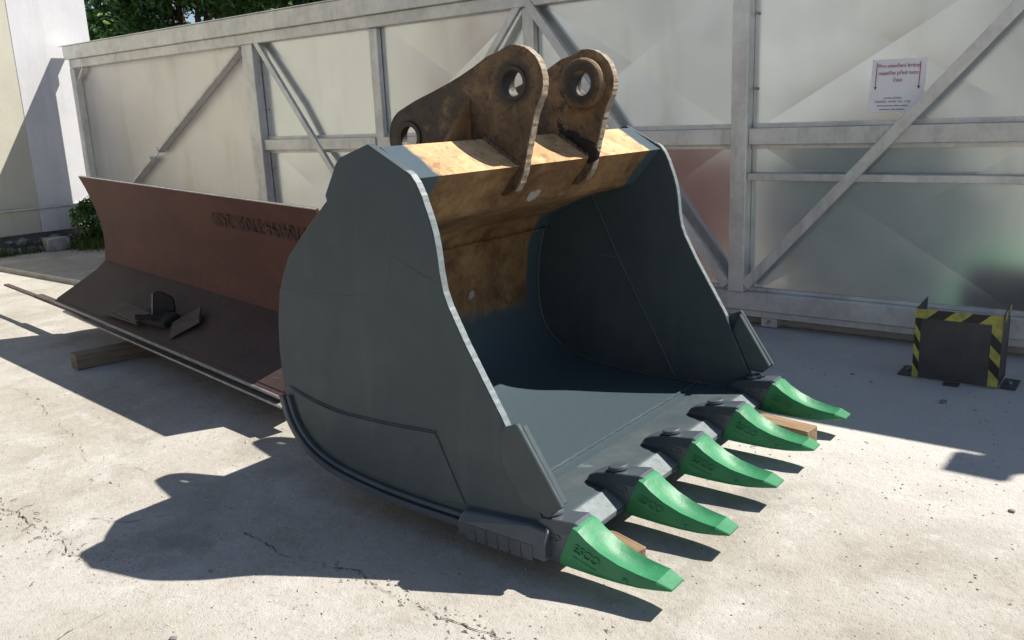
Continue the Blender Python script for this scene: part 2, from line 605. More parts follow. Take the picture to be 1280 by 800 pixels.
def sheet(name, x0, x1, y0, y1, z, mat):
    bm = bmesh.new()
    bm.faces.new([bm.verts.new(p) for p in ((x0, y0, z), (x1, y0, z), (x1, y1, z), (x0, y1, z))])
    return tag(finish(bm, name, mat), kind='structure')


# the side of the yard behind the camera, seen only as a blur in the sheet metal
sheet('asphalt_road', -40, 40, -9.0, -2.2, .004, M['asphalt'])
sheet('lawn', -60, 60, -40, -9.0, .008, M['lawn'])
sheet('ground_behind_gate', -11.9, 40, 6.3, 60, .004, M['asphalt'])


def crack(pts, w, seed):
    r = random.Random(seed)
    P = [Vector((x, y, 0)) for x, y in pts]
    q = []
    for a, b in zip(P[:-1], P[1:]):
        n = max(2, int((b - a).length / .022))
        for i in range(n):
            q.append(a.lerp(b, i / n))
    q.append(P[-1])
    bm = bmesh.new()
    prev = None
    off = 0
    for i, p in enumerate(q):
        d = (q[min(i + 1, len(q) - 1)] - q[max(i - 1, 0)]).normalized()
        nrm = Vector((-d.y, d.x, 0))
        off = off * .85 + r.uniform(-.013, .013)
        ww = w * .6 * r.uniform(.1, 1.0) * (r.uniform(.2, 1.0) if (i // 7) % 3 else .12) * (0.25 if i in (0, len(q) - 1) else 1)
        a = bm.verts.new(p + nrm * (off + ww) + Vector((0, 0, .004)))
        b = bm.verts.new(p + nrm * (off - ww) + Vector((0, 0, .004)))
        if prev:
            bm.faces.new((prev[0], prev[1], b, a))
        prev = (a, b)
    return finish(bm, 'crack', M['dirt'], ground)


# raised slab along the foot of the gate
bm = bmesh.new()
add_box(bm, -12.3, -6.2, 4.22, 5.75, -.05, .055)
slab = finish(bm, 'concrete_slab', M['concrete'], bevel=.008)
slab.rotation_euler = (0, 0, 0)
tag(slab, kind='structure')

# ------------------------------------------------------------------ building at the left
bld = empty('rendered_building', (-12.35, 4.0, 0))
tag(bld, 'white and beige rendered building at the left end of the gate', 'building')


def bp(o):          # child given in world coordinates
    o.matrix_parent_inverse = bld.matrix_basis.inverted()
    return o


bp(box('wall', -20, -12.35, 5.27, 6.31, .62, 6.2, M['white_wall'], bld, .006))
bp(box('wall', -20, -12.353, -2.0, 5.27, .62, 6.2, M['beige_wall'], bld, .006))
bp(box('plinth', -20, -12.33, 5.25, 6.31, .28, .60, M['white_wall'], bld, .006))
bp(box('plinth', -20, -12.332, -2.0, 5.246, .28, .60, M['beige_wall'], bld, .006))
bp(box('drip_ledge', -20, -12.30, -2.0, 6.313, .60, .622, M['galv'], bld, .003))
bp(box('footing', -20, -12.42, -2.0, 6.25, -.1, .28, M['stone'], bld, .006))

# ------------------------------------------------------------------ warehouse across the road, behind the camera
wh = empty('warehouse', (-8, -13.0, 0))
tag(wh, 'long pale warehouse across the road, only mirrored as a blur in the gate panels', 'building')
box('wall', -40, 36, -8, 0, 0, 7.4, M['warehouse'], wh, .02)
box('plinth', -40.02, 36.02, .002, .06, 0, .9, M['plinth'], wh, .01)
box('roof_edge', -40.2, 36.2, -8.2, .25, 7.402, 7.75, M['galv'], wh, .02)
for i, x in enumerate((-33, -26.5, -21, -12, -5.5, 3.5, 9, 17, 25)):
    w = (3.0, 2.2, 2.2, 3.6, 2.0, 2.0, 3.6, 2.4, 3.0)[i]
    z0, z1 = ((.05, 4.2) if i in (0, 3, 6) else (2.0, 4.6))
    box('door' if z0 < 1 else 'window', x - w / 2, x + w / 2, .004 if z0 > 1 else .062, .09, z0, z1, M['dark_glass'] if z0 > 1 else M['door_red'], wh, .01)

# ------------------------------------------------------------------ sliding gate
gate = empty('sliding_gate', (-6, 5.97, 0))
tag(gate, 'long galvanised steel sliding gate with cross-creased sheet panels and diagonal braces', 'gate')
GI = gate.matrix_basis.inverted()


def gp(o):
    o.matrix_parent_inverse = GI
    return o


YP = 5.975      # sheet plane


def panel(x0, x1, z0, z1, mat, bow=.010):
    cx, cz = (x0 + x1) / 2, (z0 + z1) / 2
    bm = bmesh.new()
    c = [bm.verts.new((x, YP, z)) for x, z in ((x0, z0), (x1, z0), (x1, z1), (x0, z1))]
    a = bm.verts.new((cx, YP + bow, cz))
    for i in range(4):
        bm.faces.new((c[i], c[(i + 1) % 4], a))
    b = [bm.verts.new((x, YP + .03, z)) for x, z in ((x0, z0), (x1, z0), (x1, z1), (x0, z1))]
    for i in range(4):
        j = (i + 1) % 4
        bm.faces.new((c[j], c[i], b[i], b[j]))
    bm.faces.new(b)
    return gp(finish(bm, 'panel', mat, gate))


XR = 1.25
posts = [(-8.29, -8.20, 5.885), (-8.185, -8.08, 5.87), (-6.315, -6.205, 5.915), (-4.48, -4.37, 5.91), (-2.63, -2.512, 5.865), (-.70, -.585, 5.90), (1.15, 1.27, 5.865)]
# top: fascia, shadow gap, beam
gp(box('fascia', -12.2, XR + .02, 5.835, 5.99, 2.545, 2.715, M['galv'], gate, .004))
gp(box('cap_strip', -12.28, XR + .03, 5.825, 6.02, 2.717, 2.729, M['galv'], gate, .003))
gp(box('top_beam', -12.16, XR, 5.88, 5.97, 2.435, 2.543, M['galv'], gate, .004))
gp(box('bottom_beam', -12.16, XR, 5.89, 5.97, .125, .258, M['galv'], gate, .005))
gp(box('running_rail', -12.16, XR, 5.915, 6.02, .075, .121, M['galv'], gate, .003))
gp(box('end_post', -12.16, -12.05, 5.875, 5.97, .262, 2.43, M['galv'], gate, .004))
for (a, b, y) in posts:
    gp(box('post', a, b, y, 5.97, .261, 2.432, M['galv'], gate, .004))
bays = [(-8.08, -6.315), (-6.205, -4.48), (-4.37, -2.63), (-2.512, -.70), (-.585, 1.15)]
panel(-12.08, -8.26, .20, 2.50, M['sheet_warm'], .004)
for (a, b) in bays:
    panel(a - .04, b + .04, 1.38, 2.50, M['sheet'], .030)
    panel(a - .04, b + .04, .20, 1.375, M['sheet'], .030)
    gp(box('rail', a + .001, b - .001, 5.90, 5.968, 1.318, 1.43, M['galv'], gate, .003))
    gp(box('panel_flange', a + .004, b - .004, 5.958, 5.972, 1.432, 1.462, M['galv'], gate, .001))
    gp(box('panel_flange', a + .004, b - .004, 5.958, 5.972, 1.286, 1.316, M['galv'], gate, .001))
    gp(box('panel_flange', a + .004, b - .004, 5.955, 5.972, .26, .285, M['galv'], gate, .001))
gp(box('rail', -2.511, -.701, 5.893, 5.935, 1.07, 1.118, M['galv'], gate, .003))
gp(bar_between('brace', (-8.05, 2.46), (-6.34, .30), .062, 5.885, 5.925, M['galv'], gate))
gp(bar_between('brace', (-4.50, 2.46), (-6.18, .55), .062, 5.885, 5.925, M['galv'], gate))
gp(bar_between('brace', (-4.40, 2.46), (-2.65, .30), .072, 5.872, 5.91, M['galv'], gate))
gp(bar_between('brace', (-2.50, .31), (-.60, 2.42), .072, 5.862, 5.89, M['galv'], gate))
gp(bar_between('brace', (-.57, 2.42), (1.14, .31), .072, 5.862, 5.89, M['galv'], gate))
# tension brace with turnbuckle in the tail bay
dx, dz = (-10.935 + 8.33), (.923 - 2.394)
P = lambda s: (-8.33 + dx * s, 2.394 + dz * s)
gp(bar_between('brace', P(-.01), P(.715), .032, 5.865, 5.965, M['galv'], gate))
gp(bar_between('brace', P(.80), P(1.40), .032, 5.865, 5.965, M['galv'], gate))
a, b = P(.70), P(.82)
gp(tube('turnbuckle_rod', [(a[0], 5.91, a[1]), (b[0], 5.91, b[1])], .011, M['galv'], gate))
for s in (.72, .795):
    c = P(s)
    u = Vector((dx, dz)).normalized()
    gp(bar_between('end_plate', (c[0] - u.x * .006, c[1] - u.y * .006), (c[0] + u.x * .006, c[1] + u.y * .006), .07, 5.86, 5.968, M['galv'], gate))
gp(bar_between('corner_stay', (-12.03, 2.28), (-11.86, 2.43), .03, 5.90, 5.94, M['galv'], gate))
for (x, z) in ((-8.055, 2.25), (-8.055, 1.75), (-8.055, 1.12), (-2.49, 2.2), (-2.49, 1.7)):
    bmx = bmesh.new()
    bmesh.ops.create_cone(bmx, cap_ends=True, segments=6, radius1=.011, radius2=.011, depth=.012, matrix=Matrix.Translation((x, 5.955, z)) @ Matrix.Rotation(math.pi / 2, 4, 'X'))
    gp(finish(bmx, 'bolt', M['edge'], gate))
gp(box('light_stop_sill', -12.2, XR, 6.022, 6.3, .002, .14, M['concrete'], gate, .006))  # added sill that closes off the sunlit ground under the gate
# roller carriages under the gate
for cx in (-2.335, -7.0):
    o = gp(box('roller_bracket', cx - .06, cx + .06, 5.93, 6.05, .005, .073, M['galv'], gate, .004))
    bmx = bmesh.new()
    bmesh.ops.create_cone(bmx, cap_ends=True, segments=6, radius1=.014, radius2=.014, depth=.02, matrix=Matrix.Translation((cx, 5.926, .045)) @ Matrix.Rotation(math.pi / 2, 4, 'X'))
    gp(finish(bmx, 'bolt', M['edge'], gate))

# guide post at the right, beyond the frame; its head shades the yard
gpst = empty('gate_guide_post', (1.06, 6.12, 0))
tag(gpst, 'tall galvanised guide post behind the right end of the gate', 'post')
for o in (box('post', -.09, .12, -.06, .06, 0, 3.44, M['galv'], gpst, .004),
          box('head_plate', -.12, .12, -.12, .12, 3.442, 3.50, M['galv'], gpst, .004),
          prism('gusset', [(.121, 3.42), (.15, 3.42), (.30, 2.85), (.121, 2.75)], -.03, .03, M['galv'], gpst)):
    pass

# printed notice taped to the gate
sign = empty('paper_notice', (-1.565, 5.9785, 1.50))
tag(sign, 'white paper notice with red printed lines and two arrows on the right gate panel', 'sign')
box('sheet', -.164, .160, 0, .0015, .115, .338, M['paper'], sign, 0)
box('sheet', -.168, .150, -.002, -.0005, .010, .118, M['paper'], sign, 0)
sm = lambda x, z: frame((x, -.0032, z), (1, 0, 0.0), (0, 0, 1))
for i, (ln, z, s) in enumerate((('Pro otevření brány', .296, .033), ('najeďte před tuto', .252, .033), ('část', .208, .033))):
    lettering(ln, s, .0004, M['ink'], sign, sm(.0, z))
for i, (ln, z) in enumerate((('prosím vyčkejte', .098), ('PONDĚLÍ - PÁTEK 7.00 - 15.00', .074), ('mimo provozní dobu volejte', .050), ('oznámení vždy předem', .027))):
    lettering(ln, .0165, .0004, M['ink_dark'], sign, sm(-.02, z))
for x in (-.133, .128):
    box('arrow', x - .0022, x + .0022, -.0034, -.0022, .165, .318, M['ink'], sign, 0)
    prism('arrow_head', [(x, .150), (x + .009, .168), (x - .009, .168)], -.0036, -.0022, M['ink_dark'], sign, bevel=0)
sign.rotation_euler = (math.radians(-3.05), math.radians(1.0), 0)

# ------------------------------------------------------------------ hazard-striped guard box
gb = empty('guard_box', (-.956, 5.2, 0), math.radians(1.0))
tag(gb, 'anthracite sheet guard box edged with yellow and black tape in front of the gate', 'guard box')
HW, HH = .222, .418
box('front_sheet', -HW, HW, 0, .006, .012, HH, M['grey_paint'], gb, .001)
prism_side = [(.006, .012), (.27, .012), (.27, HH + .02), (.006, HH)]
for s in (-1, 1):
    x0 = s * HW - (0 if s < 0 else .006)
    bm = bmesh.new()
    A = [bm.verts.new((x0, y, z)) for y, z in prism_side]
    bm.faces.new(A)
    r = bmesh.ops.extrude_face_region(bm, geom=list(bm.faces))
    bmesh.ops.translate(bm, verts=[v for v in r['geom'] if isinstance(v, bmesh.types.BMVert)], vec=(.006, 0, 0))
    finish(bm, 'side_sheet', M['grey_paint'], gb, bevel=.001)
    f = box('foot_plate', s * HW + (-.085 if s < 0 else .007), s * HW + (-.007 if s < 0 else .085), .03, .22, .003, .011, M['grey_paint'], gb, .001)
    bmx = bmesh.new()
    bmesh.ops.create_cone(bmx, cap_ends=True, segments=6, radius1=.012, radius2=.012, depth=.014, matrix=Matrix.Translation((s * (HW + .045), .12, .018)))
    finish(bmx, 'bolt', M['edge'], f)
box('foot_plate', -.045, .035, -.06, -.002, .003, .011, M['grey_paint'], gb, .001)
TW = .052


def tape_run(p0, p1, up, n, y, out, start=0):
    """slanted yellow and black pieces from p0 to p1 (x,z), width TW towards up"""
    p0, p1 = Vector(p0), Vector(p1)
    d = (p1 - p0) / n
    u = Vector(up) * TW
    sk = d.normalized() * .028
    L = (p1 - p0).length
    for i in range(n):
        a, b = p0 + d * i, p0 + d * (i + 1)
        q = [a - (sk if i else sk * 0), b - (sk if i < n - 1 else sk * 0), b + u + (sk if i < n - 1 else sk * 0), a + u + (sk if i else sk * 0)]
        q = [q[0], q[1], q[2], q[3]]
        bm = bmesh.new()
        A = [bm.verts.new((v.x, y, v.y)) for v in q]
        bm.faces.new(A)
        r = bmesh.ops.extrude_face_region(bm, geom=list(bm.faces))
        bmesh.ops.translate(bm, verts=[v for v in r['geom'] if isinstance(v, bmesh.types.BMVert)], vec=(0, out, 0))
        finish(bm, 'tape_stripe', M['tape_yellow' if (i + start) % 2 == 0 else 'tape_black'], gb)


tape_run((-HW, HH - TW), (HW, HH - TW), (0, 1), 5, -.0006, -.0012, 0)
tape_run((HW - TW, HH - TW - .001), (HW - TW, .014), (1, 0), 5, -.0006, -.0012, 0)
tape_run((-HW, HH - TW - .001), (-HW, .014), (.62, 0), 6, -.0006, -.0012, 1)
# tape turned round the top of the right-hand side sheet
bm = bmesh.new()
for i in range(4):
    pass
for i in range(4):
    y0, y1 = .006 + .066 * i, .006 + .066 * (i + 1)
    zt = lambda y: HH + .02 * (y / .27) - .001
    bm = bmesh.new()
    A = [bm.verts.new((HW + .0006, y, z)) for y, z in ((y0, zt(y0) - TW), (y1, zt(y1) - TW), (y1, zt(y1)), (y0, zt(y0)))]
    bm.faces.new(A)
    r = bmesh.ops.extrude_face_region(bm, geom=list(bm.faces))
    bmesh.ops.translate(bm, verts=[v for v in r['geom'] if isinstance(v, bmesh.types.BMVert)], vec=(.0012, 0, 0))
    finish(bm, 'tape_stripe', M['tape_black' if i % 2 == 0 else 'tape_yellow'], gb)

# ------------------------------------------------------------------ the excavator bucket
BA = math.radians(0.965)
bucket = empty('excavator_bucket', (-2.2, 2.2, 0), BA)
tag(bucket, 'large slate-grey excavator bucket with five green teeth lying in the yard', 'excavator bucket')
W = 1.92
rear = [(-.194, 1.513), (-.351, 1.465), (-.377, 1.441), (-.452, 1.321), (-.446, 1.300), (-.58, 1.188), (-.710, 1.066), (-.765, .975), (-.798, .90), (-.825, .782), (-.838, .65), (-.838, .54), (-.828, .44), (-.797, .345), (-.74, .265), (-.66, .205), (-.56, .165), (-.445, .14), (-.257, .118), (-.037, .108), (.189, .106), (.50, .108)]
front = [(.56, .16), (.39, .527), (.371, .562), (.285, .702), (.212, .824), (.153, .935), (.131, .99), (.119, 1.06), (.112, 1.13), (.103, 1.19), (.087, 1.247), (.056, 1.33), (.033, 1.375), (.010, 1.402), (-.025, 1.424)]
outline = rear + front
prism('side_plate', outline, 0, .036, M['paint'], bucket, bevel=.004, segs=2)
prism('side_plate', outline, W - .036, W, M['paint'], bucket, bevel=.004, segs=2)
fe = [Vector((x, z)) for x, z in front[1:]]
for y0, y1 in ((.003, .033), (W - .033, W - .003)):
    r_ = random.Random(3)
    dn = []
    up_ = []
    for i in range(len(fe) - 1):
        nseg = max(2, int((fe[i + 1] - fe[i]).length / .012))
        for q in range(nseg):
            p = fe[i].lerp(fe[i + 1], q / nseg)
            tt = (fe[i + 1] - fe[i]).normalized()
            nn = Vector((tt.y, -tt.x))
            dn.append(p - nn * .004)
            up_.append(p + nn * r_.uniform(.0014, .0026))
    prism('pale_edge', [(p.x, p.y) for p in dn] + [(p.x, p.y) for p in reversed(up_)], y0, y1, M['pale_edge'], bucket, bevel=0)  # paler strip along the front edge of each side plate
# curved shell: inner skin offset from the rear outline
sh_out = [(-.70, 1.06)] + rear[7:]
so = [Vector((x, z)) for x, z in sh_out]
# resample smooth
def resample(pts, n):
    # Catmull-Rom
    out = []
    P_ = [pts[0]] + list(pts) + [pts[-1]]
    for i in range(1, len(P_) - 2):
        p0, p1, p2, p3 = P_[i - 1], P_[i], P_[i + 1], P_[i + 2]
        for k in range(n):
            t = k / n
            out.append(.5 * ((2 * p1) + (p2 - p0) * t + (2 * p0 - 5 * p1 + 4 * p2 - p3) * t * t + (3 * p1 - p0 - 3 * p2 + p3) * t ** 3))
    out.append(P_[-2])
    return out
so = resample(so, 3)


def offset(pts, d):
    out = []
    for i, p in enumerate(pts):
        t = (pts[min(i + 1, len(pts) - 1)] - pts[max(i - 1, 0)]).normalized()
        out.append(p + Vector((-t.y, t.x)) * d)
    return out
o_out = offset(so, .006)
o_in = offset(so, .036)
ringp = [(p.x, p.y) for p in o_out] + [(p.x, p.y) for p in reversed(o_in)]
prism('shell', ringp, .037, W - .037, M['inside'], bucket, bevel=0, smooth=.5)
# hinge box
hb = [(.010, 1.386), (-.17, 1.497), (-.34, 1.447), (-.438, 1.31), (-.575, 1.18), (-.695, 1.068), (-.655, 1.035), (-.42, 1.13), (-.24, 1.178), (-.17, 1.193), (-.135, 1.213), (-.115, 1.24)]
prism('hinge_box', hb, .037, W - .037, M['inside'], bucket, bevel=.004)
prism('sunlit_top_overlay', [(.014, 1.388), (-.168, 1.5005), (-.172, 1.4985), (.008, 1.3865)], .0375, W - .0375, M['sunlit_top'], bucket, bevel=0)  # thin overlay in the paler rust that carries painted sunlight
# ears
def arc(cx, cz, r, a0, a1, n):
    return [(cx + r * math.cos(math.radians(a)), cz + r * math.sin(math.radians(a))) for a in np.linspace(a0, a1, n)]
ear_out = [(-.10, 1.262), (-.062, 1.262), (-.02, 1.285), (.008, 1.318), (.030, 1.37), (.058, 1.477), (.095, 1.602)] + arc(-.008, 1.719, .147, -22, 118, 22) + \
    [(-.14, 1.832), (-.218, 1.793), (-.29, 1.762), (-.37, 1.733), (-.46, 1.703), (-.55, 1.675), (-.61, 1.652)] + arc(-.602, 1.513, .132, 105, 235, 16) + \
    [(-.60, 1.33), (-.45, 1.24), (-.2, 1.25)]
for k, (t0, t1) in enumerate(((.650, .694), (1.195, 1.239))):
    ear = prism('ear', ear_out, t0, t1, M['ear'], bucket, bevel=.004, holes=[(-.008, 1.719, .058), (-.602, 1.513, .054)], segs=1)
    if k == 0:
        ear['label'] = 'near hinge ear, brown rust with dark grease round the pin holes'
    else:
        ear['label'] = 'far hinge ear with a raised bushing ring on its inner side'
    fe_ = [Vector(p) for p in ear_out[2:5 + 22]]
    r_ = random.Random(20 + k)
    dn, up_ = [], []
    for i in range(len(fe_) - 1):
        nseg = max(2, int((fe_[i + 1] - fe_[i]).length / .011))
        tt = (fe_[i + 1] - fe_[i]).normalized()
        nn = Vector((tt.y, -tt.x))
        for q in range(nseg):
            p = fe_[i].lerp(fe_[i + 1], q / nseg)
            dn.append(p - nn * .004)
            up_.append(p + nn * r_.uniform(.0008, .0036))
    prism('flame_cut_edge', [(p.x, p.y) for p in dn] + [(p.x, p.y) for p in reversed(up_)], t0 + .003, t1 - .003, M['ear_edge'], ear, bevel=0)
    inner = t1 if k == 0 else t0
    sg = 1 if k == 0 else -1
    lathe_y('bushing', -.008, 1.719, [(.056, inner - sg * .04), (.056, inner + sg * .042), (.068, inner + sg * .046), (.104, inner + sg * .040), (.112, inner + sg * .03), (.112, inner - sg * .01)], M['ear'], ear)
    outer = t0 if k == 0 else t1
    lathe_y('bushing', -.602, 1.513, [(.050, inner - sg * .04), (.050, outer - sg * .006), (.07, outer - sg * .008), (.075, outer + sg * .002), (.075, inner)], M['ear'], ear)
    lathe_y('bushing', -.008, 1.719, [(.053, inner - sg * .03), (.053, outer - sg * .005), (.068, outer - sg * .007), (.072, outer + sg * .002), (.072, inner - sg * .012)], M['ear'], ear)
    # gusset standing across the ear on its outer side
    yb = outer - sg * .17
    bm = bmesh.new()
    q = [(-.262, outer, 1.672), (-.262, outer, 1.455), (-.272, yb, 1.462), (-.272, yb, 1.475)]
    A = [bm.verts.new(p) for p in q]
    bm.faces.new(A)
    r = bmesh.ops.extrude_face_region(bm, geom=list(bm.faces))
    bmesh.ops.translate(bm, verts=[v for v in r['geom'] if isinstance(v, bmesh.types.BMVert)], vec=(.026, 0, 0))
    finish(bm, 'gusset', M['inside'], ear, bevel=.003)
    if k == 1:      # clotted grease along the inner foot
        bmx = bmesh.new()
        rr = random.Random(8)
        for q in range(22):
            u = q / 21
            rad_ = (.014 + .020 * u) * rr.uniform(.7, 1.3)
            bmesh.ops.create_icosphere(bmx, subdivisions=2, radius=rad_, matrix=Matrix.Translation((-.15 + .16 * u, t0 - .004, 1.487 - .098 * u + rr.uniform(.0, .05))) @ Matrix.Diagonal((1.4, .16, 1.0, 1)))
        finish(bmx, 'grease', M['grease'], ear, smooth=1.5)
    # weld beads along the foot
    for y in (t0 - .004, t1 + .004):
        pts = [(.006 - .18 * s / 18 + 0, y, 1.392 + .112 * s / 18 + .004 * (s % 2)) for s in range(19)]
        tube('weld_bead', pts, [.011 + .003 * math.sin(i * 1.9) for i in range(19)], M['ear'], ear, n=6)

# floor plate seam and lip
tube('weld_bead', [(.23 + .003 * math.sin(i * 2.3), .04 + (W - .08) * i / 60, .146) for i in range(61)], .0065, M['paint'], bucket, n=6)
lip = [(.30, .104), (.30, .149), (.505, .153), (.522, .150), (.612, .113), (.618, .098), (.60, .088), (.45, .088)]
prism('lip', lip, .02, W - .02, M['paint'], bucket, bevel=.003)
prism('lip_sheen', [(.508, .1505), (.524, .1525), (.613, .1155), (.611, .1105)], .022, W - .022, M['pale_edge'], bucket, bevel=0)  # thin pale overlay on the lip: sky sheen painted as colour
# wear plate, wear strips, cutters
wp = [(-.774, .484), (-.70, .463), (-.628, .447), (-.54, .432), (-.456, .425), (-.20, .428), (.055, .442), (.183, .186), (.05, .17), (-.15, .172), (-.36, .190), (-.52, .222), (-.64, .272), (-.72, .345)]
for y0, y1 in ((-.008, .001), (W - .001, W + .008)):
    prism('wear_plate', wp, y0, y1, M['paint'], bucket, bevel=.003)
ct = [Vector((x, z)) for x, z in rear[12:21]]
ct = resample(ct, 3)
for s in (0, 1):
    for (d0, d1, th) in ((-.006, .022, .034), (.028, .046, .022)):
        a = offset(ct, d0)
        b = offset(ct, d1)
        ring = [(p.x, p.y) for p in a] + [(p.x, p.y) for p in reversed(b)]
        y0, y1 = (-th, .001) if s == 0 else (W - .001, W + th)
        prism('wear_strip', ring, y0, y1, M['cast'], bucket, bevel=.004, smooth=.6)
cut = [(.375, .509), (.383, .396), (.459, .270), (.578, .240), (.600, .262), (.636, .291), (.470, .540), (.455, .560), (.40, .538)]
for y0, y1 in ((-.022, .0), (W, W + .022)):
    prism('side_cutter', cut, y0, y1, M['paint'], bucket, bevel=.004)
    cb = [(.40, .50), (.455, .557), (.634, .292), (.60, .265)]
# front faces of the cutters wrap over the plate edge
for y0, y1 in ((.0005, .03), (W - .03, W - .0005)):
    prism('cutter_backing', [(.425, .46), (.462, .548), (.628, .292), (.575, .25), (.52, .255)], y0, y1, M['paint'], bucket, bevel=.004)
# corner guards
for s in (0, 1):
    yo, yi = (-.055, .03) if s == 0 else (W + .055, W - .03)
    ym = yo + (.022 if s == 0 else -.022)
    rings = []
    for x, sc in ((.185, .9), (.20, 1), (.50, 1), (.58, .96)):
        zt = .175 if x < .5 else .20
        rings.append([(x, yi, .082), (x, yo, .088), (x, yo, .088 + .055 * sc), (x, ym, zt * sc), (x, yi, zt * sc + .012)])
    cg = loft('corner_guard', rings, M['cast'], bucket, bevel=.005)
    for i in range(6):
        x = .225 + i * .052
        yy = yo - (.002 if s == 0 else -.002)
        box('guard_rib', x, x + .044, min(yy, yo + .01), max(yy, yo - .01), .080, .138, M['cast'], cg, .004)

# weld seams on the side plates
def seam(pts, y, r=.0035, mat='paint'):
    y = y + .0023 if -.001 < y < .5 else y
    tube('weld_seam', [(x, y, z) for x, z in pts], r, M[mat], bucket, n=6)
seam([(-.79, .917), (-.62, .915), (-.44, .925), (-.256, .938), (-.142, .99), (-.130, 1.05), (-.116, 1.108), (.046, 1.042), (.10, 1.03)], 0)
seam([(-.40, 1.235), (-.33, 1.10), (-.26, .945), (-.215, .86), (-.15, .74)], .0005, .002)
seam([(-.79, .489), (-.70, .468), (-.628, .452), (-.456, .430), (-.20, .433), (.058, .447)], -.003, .0035)
seam([(-.42, 1.15), (-.25, .80), (-.02, .38), (.10, .16)], W - .037, .005)
# inner seam where shell meets the far plate
tube('weld_seam', [(p.x + .004, W - .041, p.y + .004) for p in o_in[2:]], .009, M['paint'], bucket, n=6)
tube('weld_seam', [(-.712 + .002 * math.sin(i * 2.1), .05 + (W - .1) * i / 50, .942) for i in range(51)], .006, M['inside'], bucket, n=6)

# adapters and teeth
TX = [(.045 + i * (W - .09) / 4) for i in range(5)]
ad_sec = [  # x, half width, z bottom, z top
    (.412, .018, .145, .160), (.430, .034, .118, .183), (.468, .046, .095, .203), (.53, .056, .085, .222), (.60, .063, .078, .235), (.636, .066, .074, .241), (.648, .060, .082, .232), (.70, .045, .10, .19)]
to_sec = [  # x, half width, bottom, edge top, scoop half width, scoop top
    (.640, .068, .078, .226, .034, .234),
    (.664, .070, .074, .220, .036, .228),
    (.712, .069, .072, .194, .036, .198),
    (.775, .067, .070, .164, .038, .152),
    (.845, .063, .070, .139, .041, .117),
    (.915, .059, .074, .125, .043, .104),
    (.955, .057, .080, .120, .044, .108),
    (.982, .055, .084, .118, .045, .117),
    (1.032, .043, .093, .100, .036, .100)]


def lean(x, z):     # the joint between adapter and tooth leans forward
    return x + (z - .15) * .42 * max(0.0, min(1.0, (.86 - x) / .2)) * max(0.0, min(1.0, (x - .5) / .1))


for k, ty in enumerate(TX):
    dzt = (.000, -.004, .002, .003, .004)[k]
    rings = []
    for x, w, zb, zt in ad_sec:
        h = zt - zb
        rings.append([(x, ty - w * .86, zb), (x, ty - w, zb + h * .25), (x, ty - w, zb + h * .74), (x, ty - w * .76, zt), (x, ty + w * .76, zt), (x, ty + w, zb + h * .74), (x, ty + w, zb + h * .25), (x, ty + w * .86, zb)])
    rings = [[(lean(x, z), y, z) for x, y, z in r_] for r_ in rings]
    ad = loft('adapter', rings, M['cast'], bucket, smooth=.32, bevel=.003)
    bmx = bmesh.new()
    bmesh.ops.create_cone(bmx, cap_ends=True, segments=28, radius1=.042, radius2=.038, depth=.016, matrix=Matrix.Translation((.548, ty, .233)) @ Matrix.Rotation(math.radians(-11), 4, 'Y'))
    finish(bmx, 'locking_cap', M['cast'], ad, bevel=.003, smooth=.6)
    tw = random.Random(k).uniform(-.004, .004)
    rings = []
    for x, w, zb, ze, sw, sz in to_sec:
        wear = (x - .65) / .38 * dzt
        zb_, ze_, sz_ = zb + wear, ze + wear, sz + wear
        yy = ty + tw * (x - .65) / .38
        zm = zb_ + (ze_ - zb_) * .80
        rings.append([(x, yy - w * .84, zb_), (x, yy - w, zb_ + (ze_ - zb_) * .22), (x, yy - w * .97, zm), (x, yy - w * .90, ze_), (x, yy - sw, (ze_ + sz_) / 2 if sz_ < ze_ else sz_), (x, yy - sw * .45, sz_), (x, yy + sw * .45, sz_), (x, yy + sw, (ze_ + sz_) / 2 if sz_ < ze_ else sz_), (x, yy + w * .90, ze_), (x, yy + w * .97, zm), (x, yy + w, zb_ + (ze_ - zb_) * .22), (x, yy + w * .84, zb_)])
    rings = [[(lean(x, z), y, z) for x, y, z in r_] for r_ in rings]
    to = loft('tooth', rings, M['green'], bucket, smooth=.45)
    tip = {tuple(round(v, 4) for v in p) for p in rings[7]}
    vs_ = to.data.vertices
    on_tip = [tuple(round(v, 4) for v in q.co) in tip for q in vs_]
    for e_ in to.data.edges:
        if on_tip[e_.vertices[0]] and on_tip[e_.vertices[1]]:
            e_.use_edge_sharp = True
    lettering('ESCO', .044, .005, M['green'], to, frame((.726, ty - .0672, .145), (1, .04, -.36), (.05, .06, 1)), shear=.2, spacing=.95)
    lettering('ESCO', .036, .005, M['cast'], ad, frame((.580, ty - .0592, .172), (1, -.10, -.05), (0, .10, 1)), shear=.2, spacing=.95)
    tube('raised_line', [(.675, ty - .069, .128), (.765, ty - .066, .098)], .003, M['green'], to, n=6)
    bmx = bmesh.new()
    bmesh.ops.create_uvsphere(bmx, u_segments=12, v_segments=8, radius=.009, matrix=Matrix.Translation((.872, ty - .059, .094)))
    finish(bmx, 'pin_lug', M['green'], to, smooth=1.5)

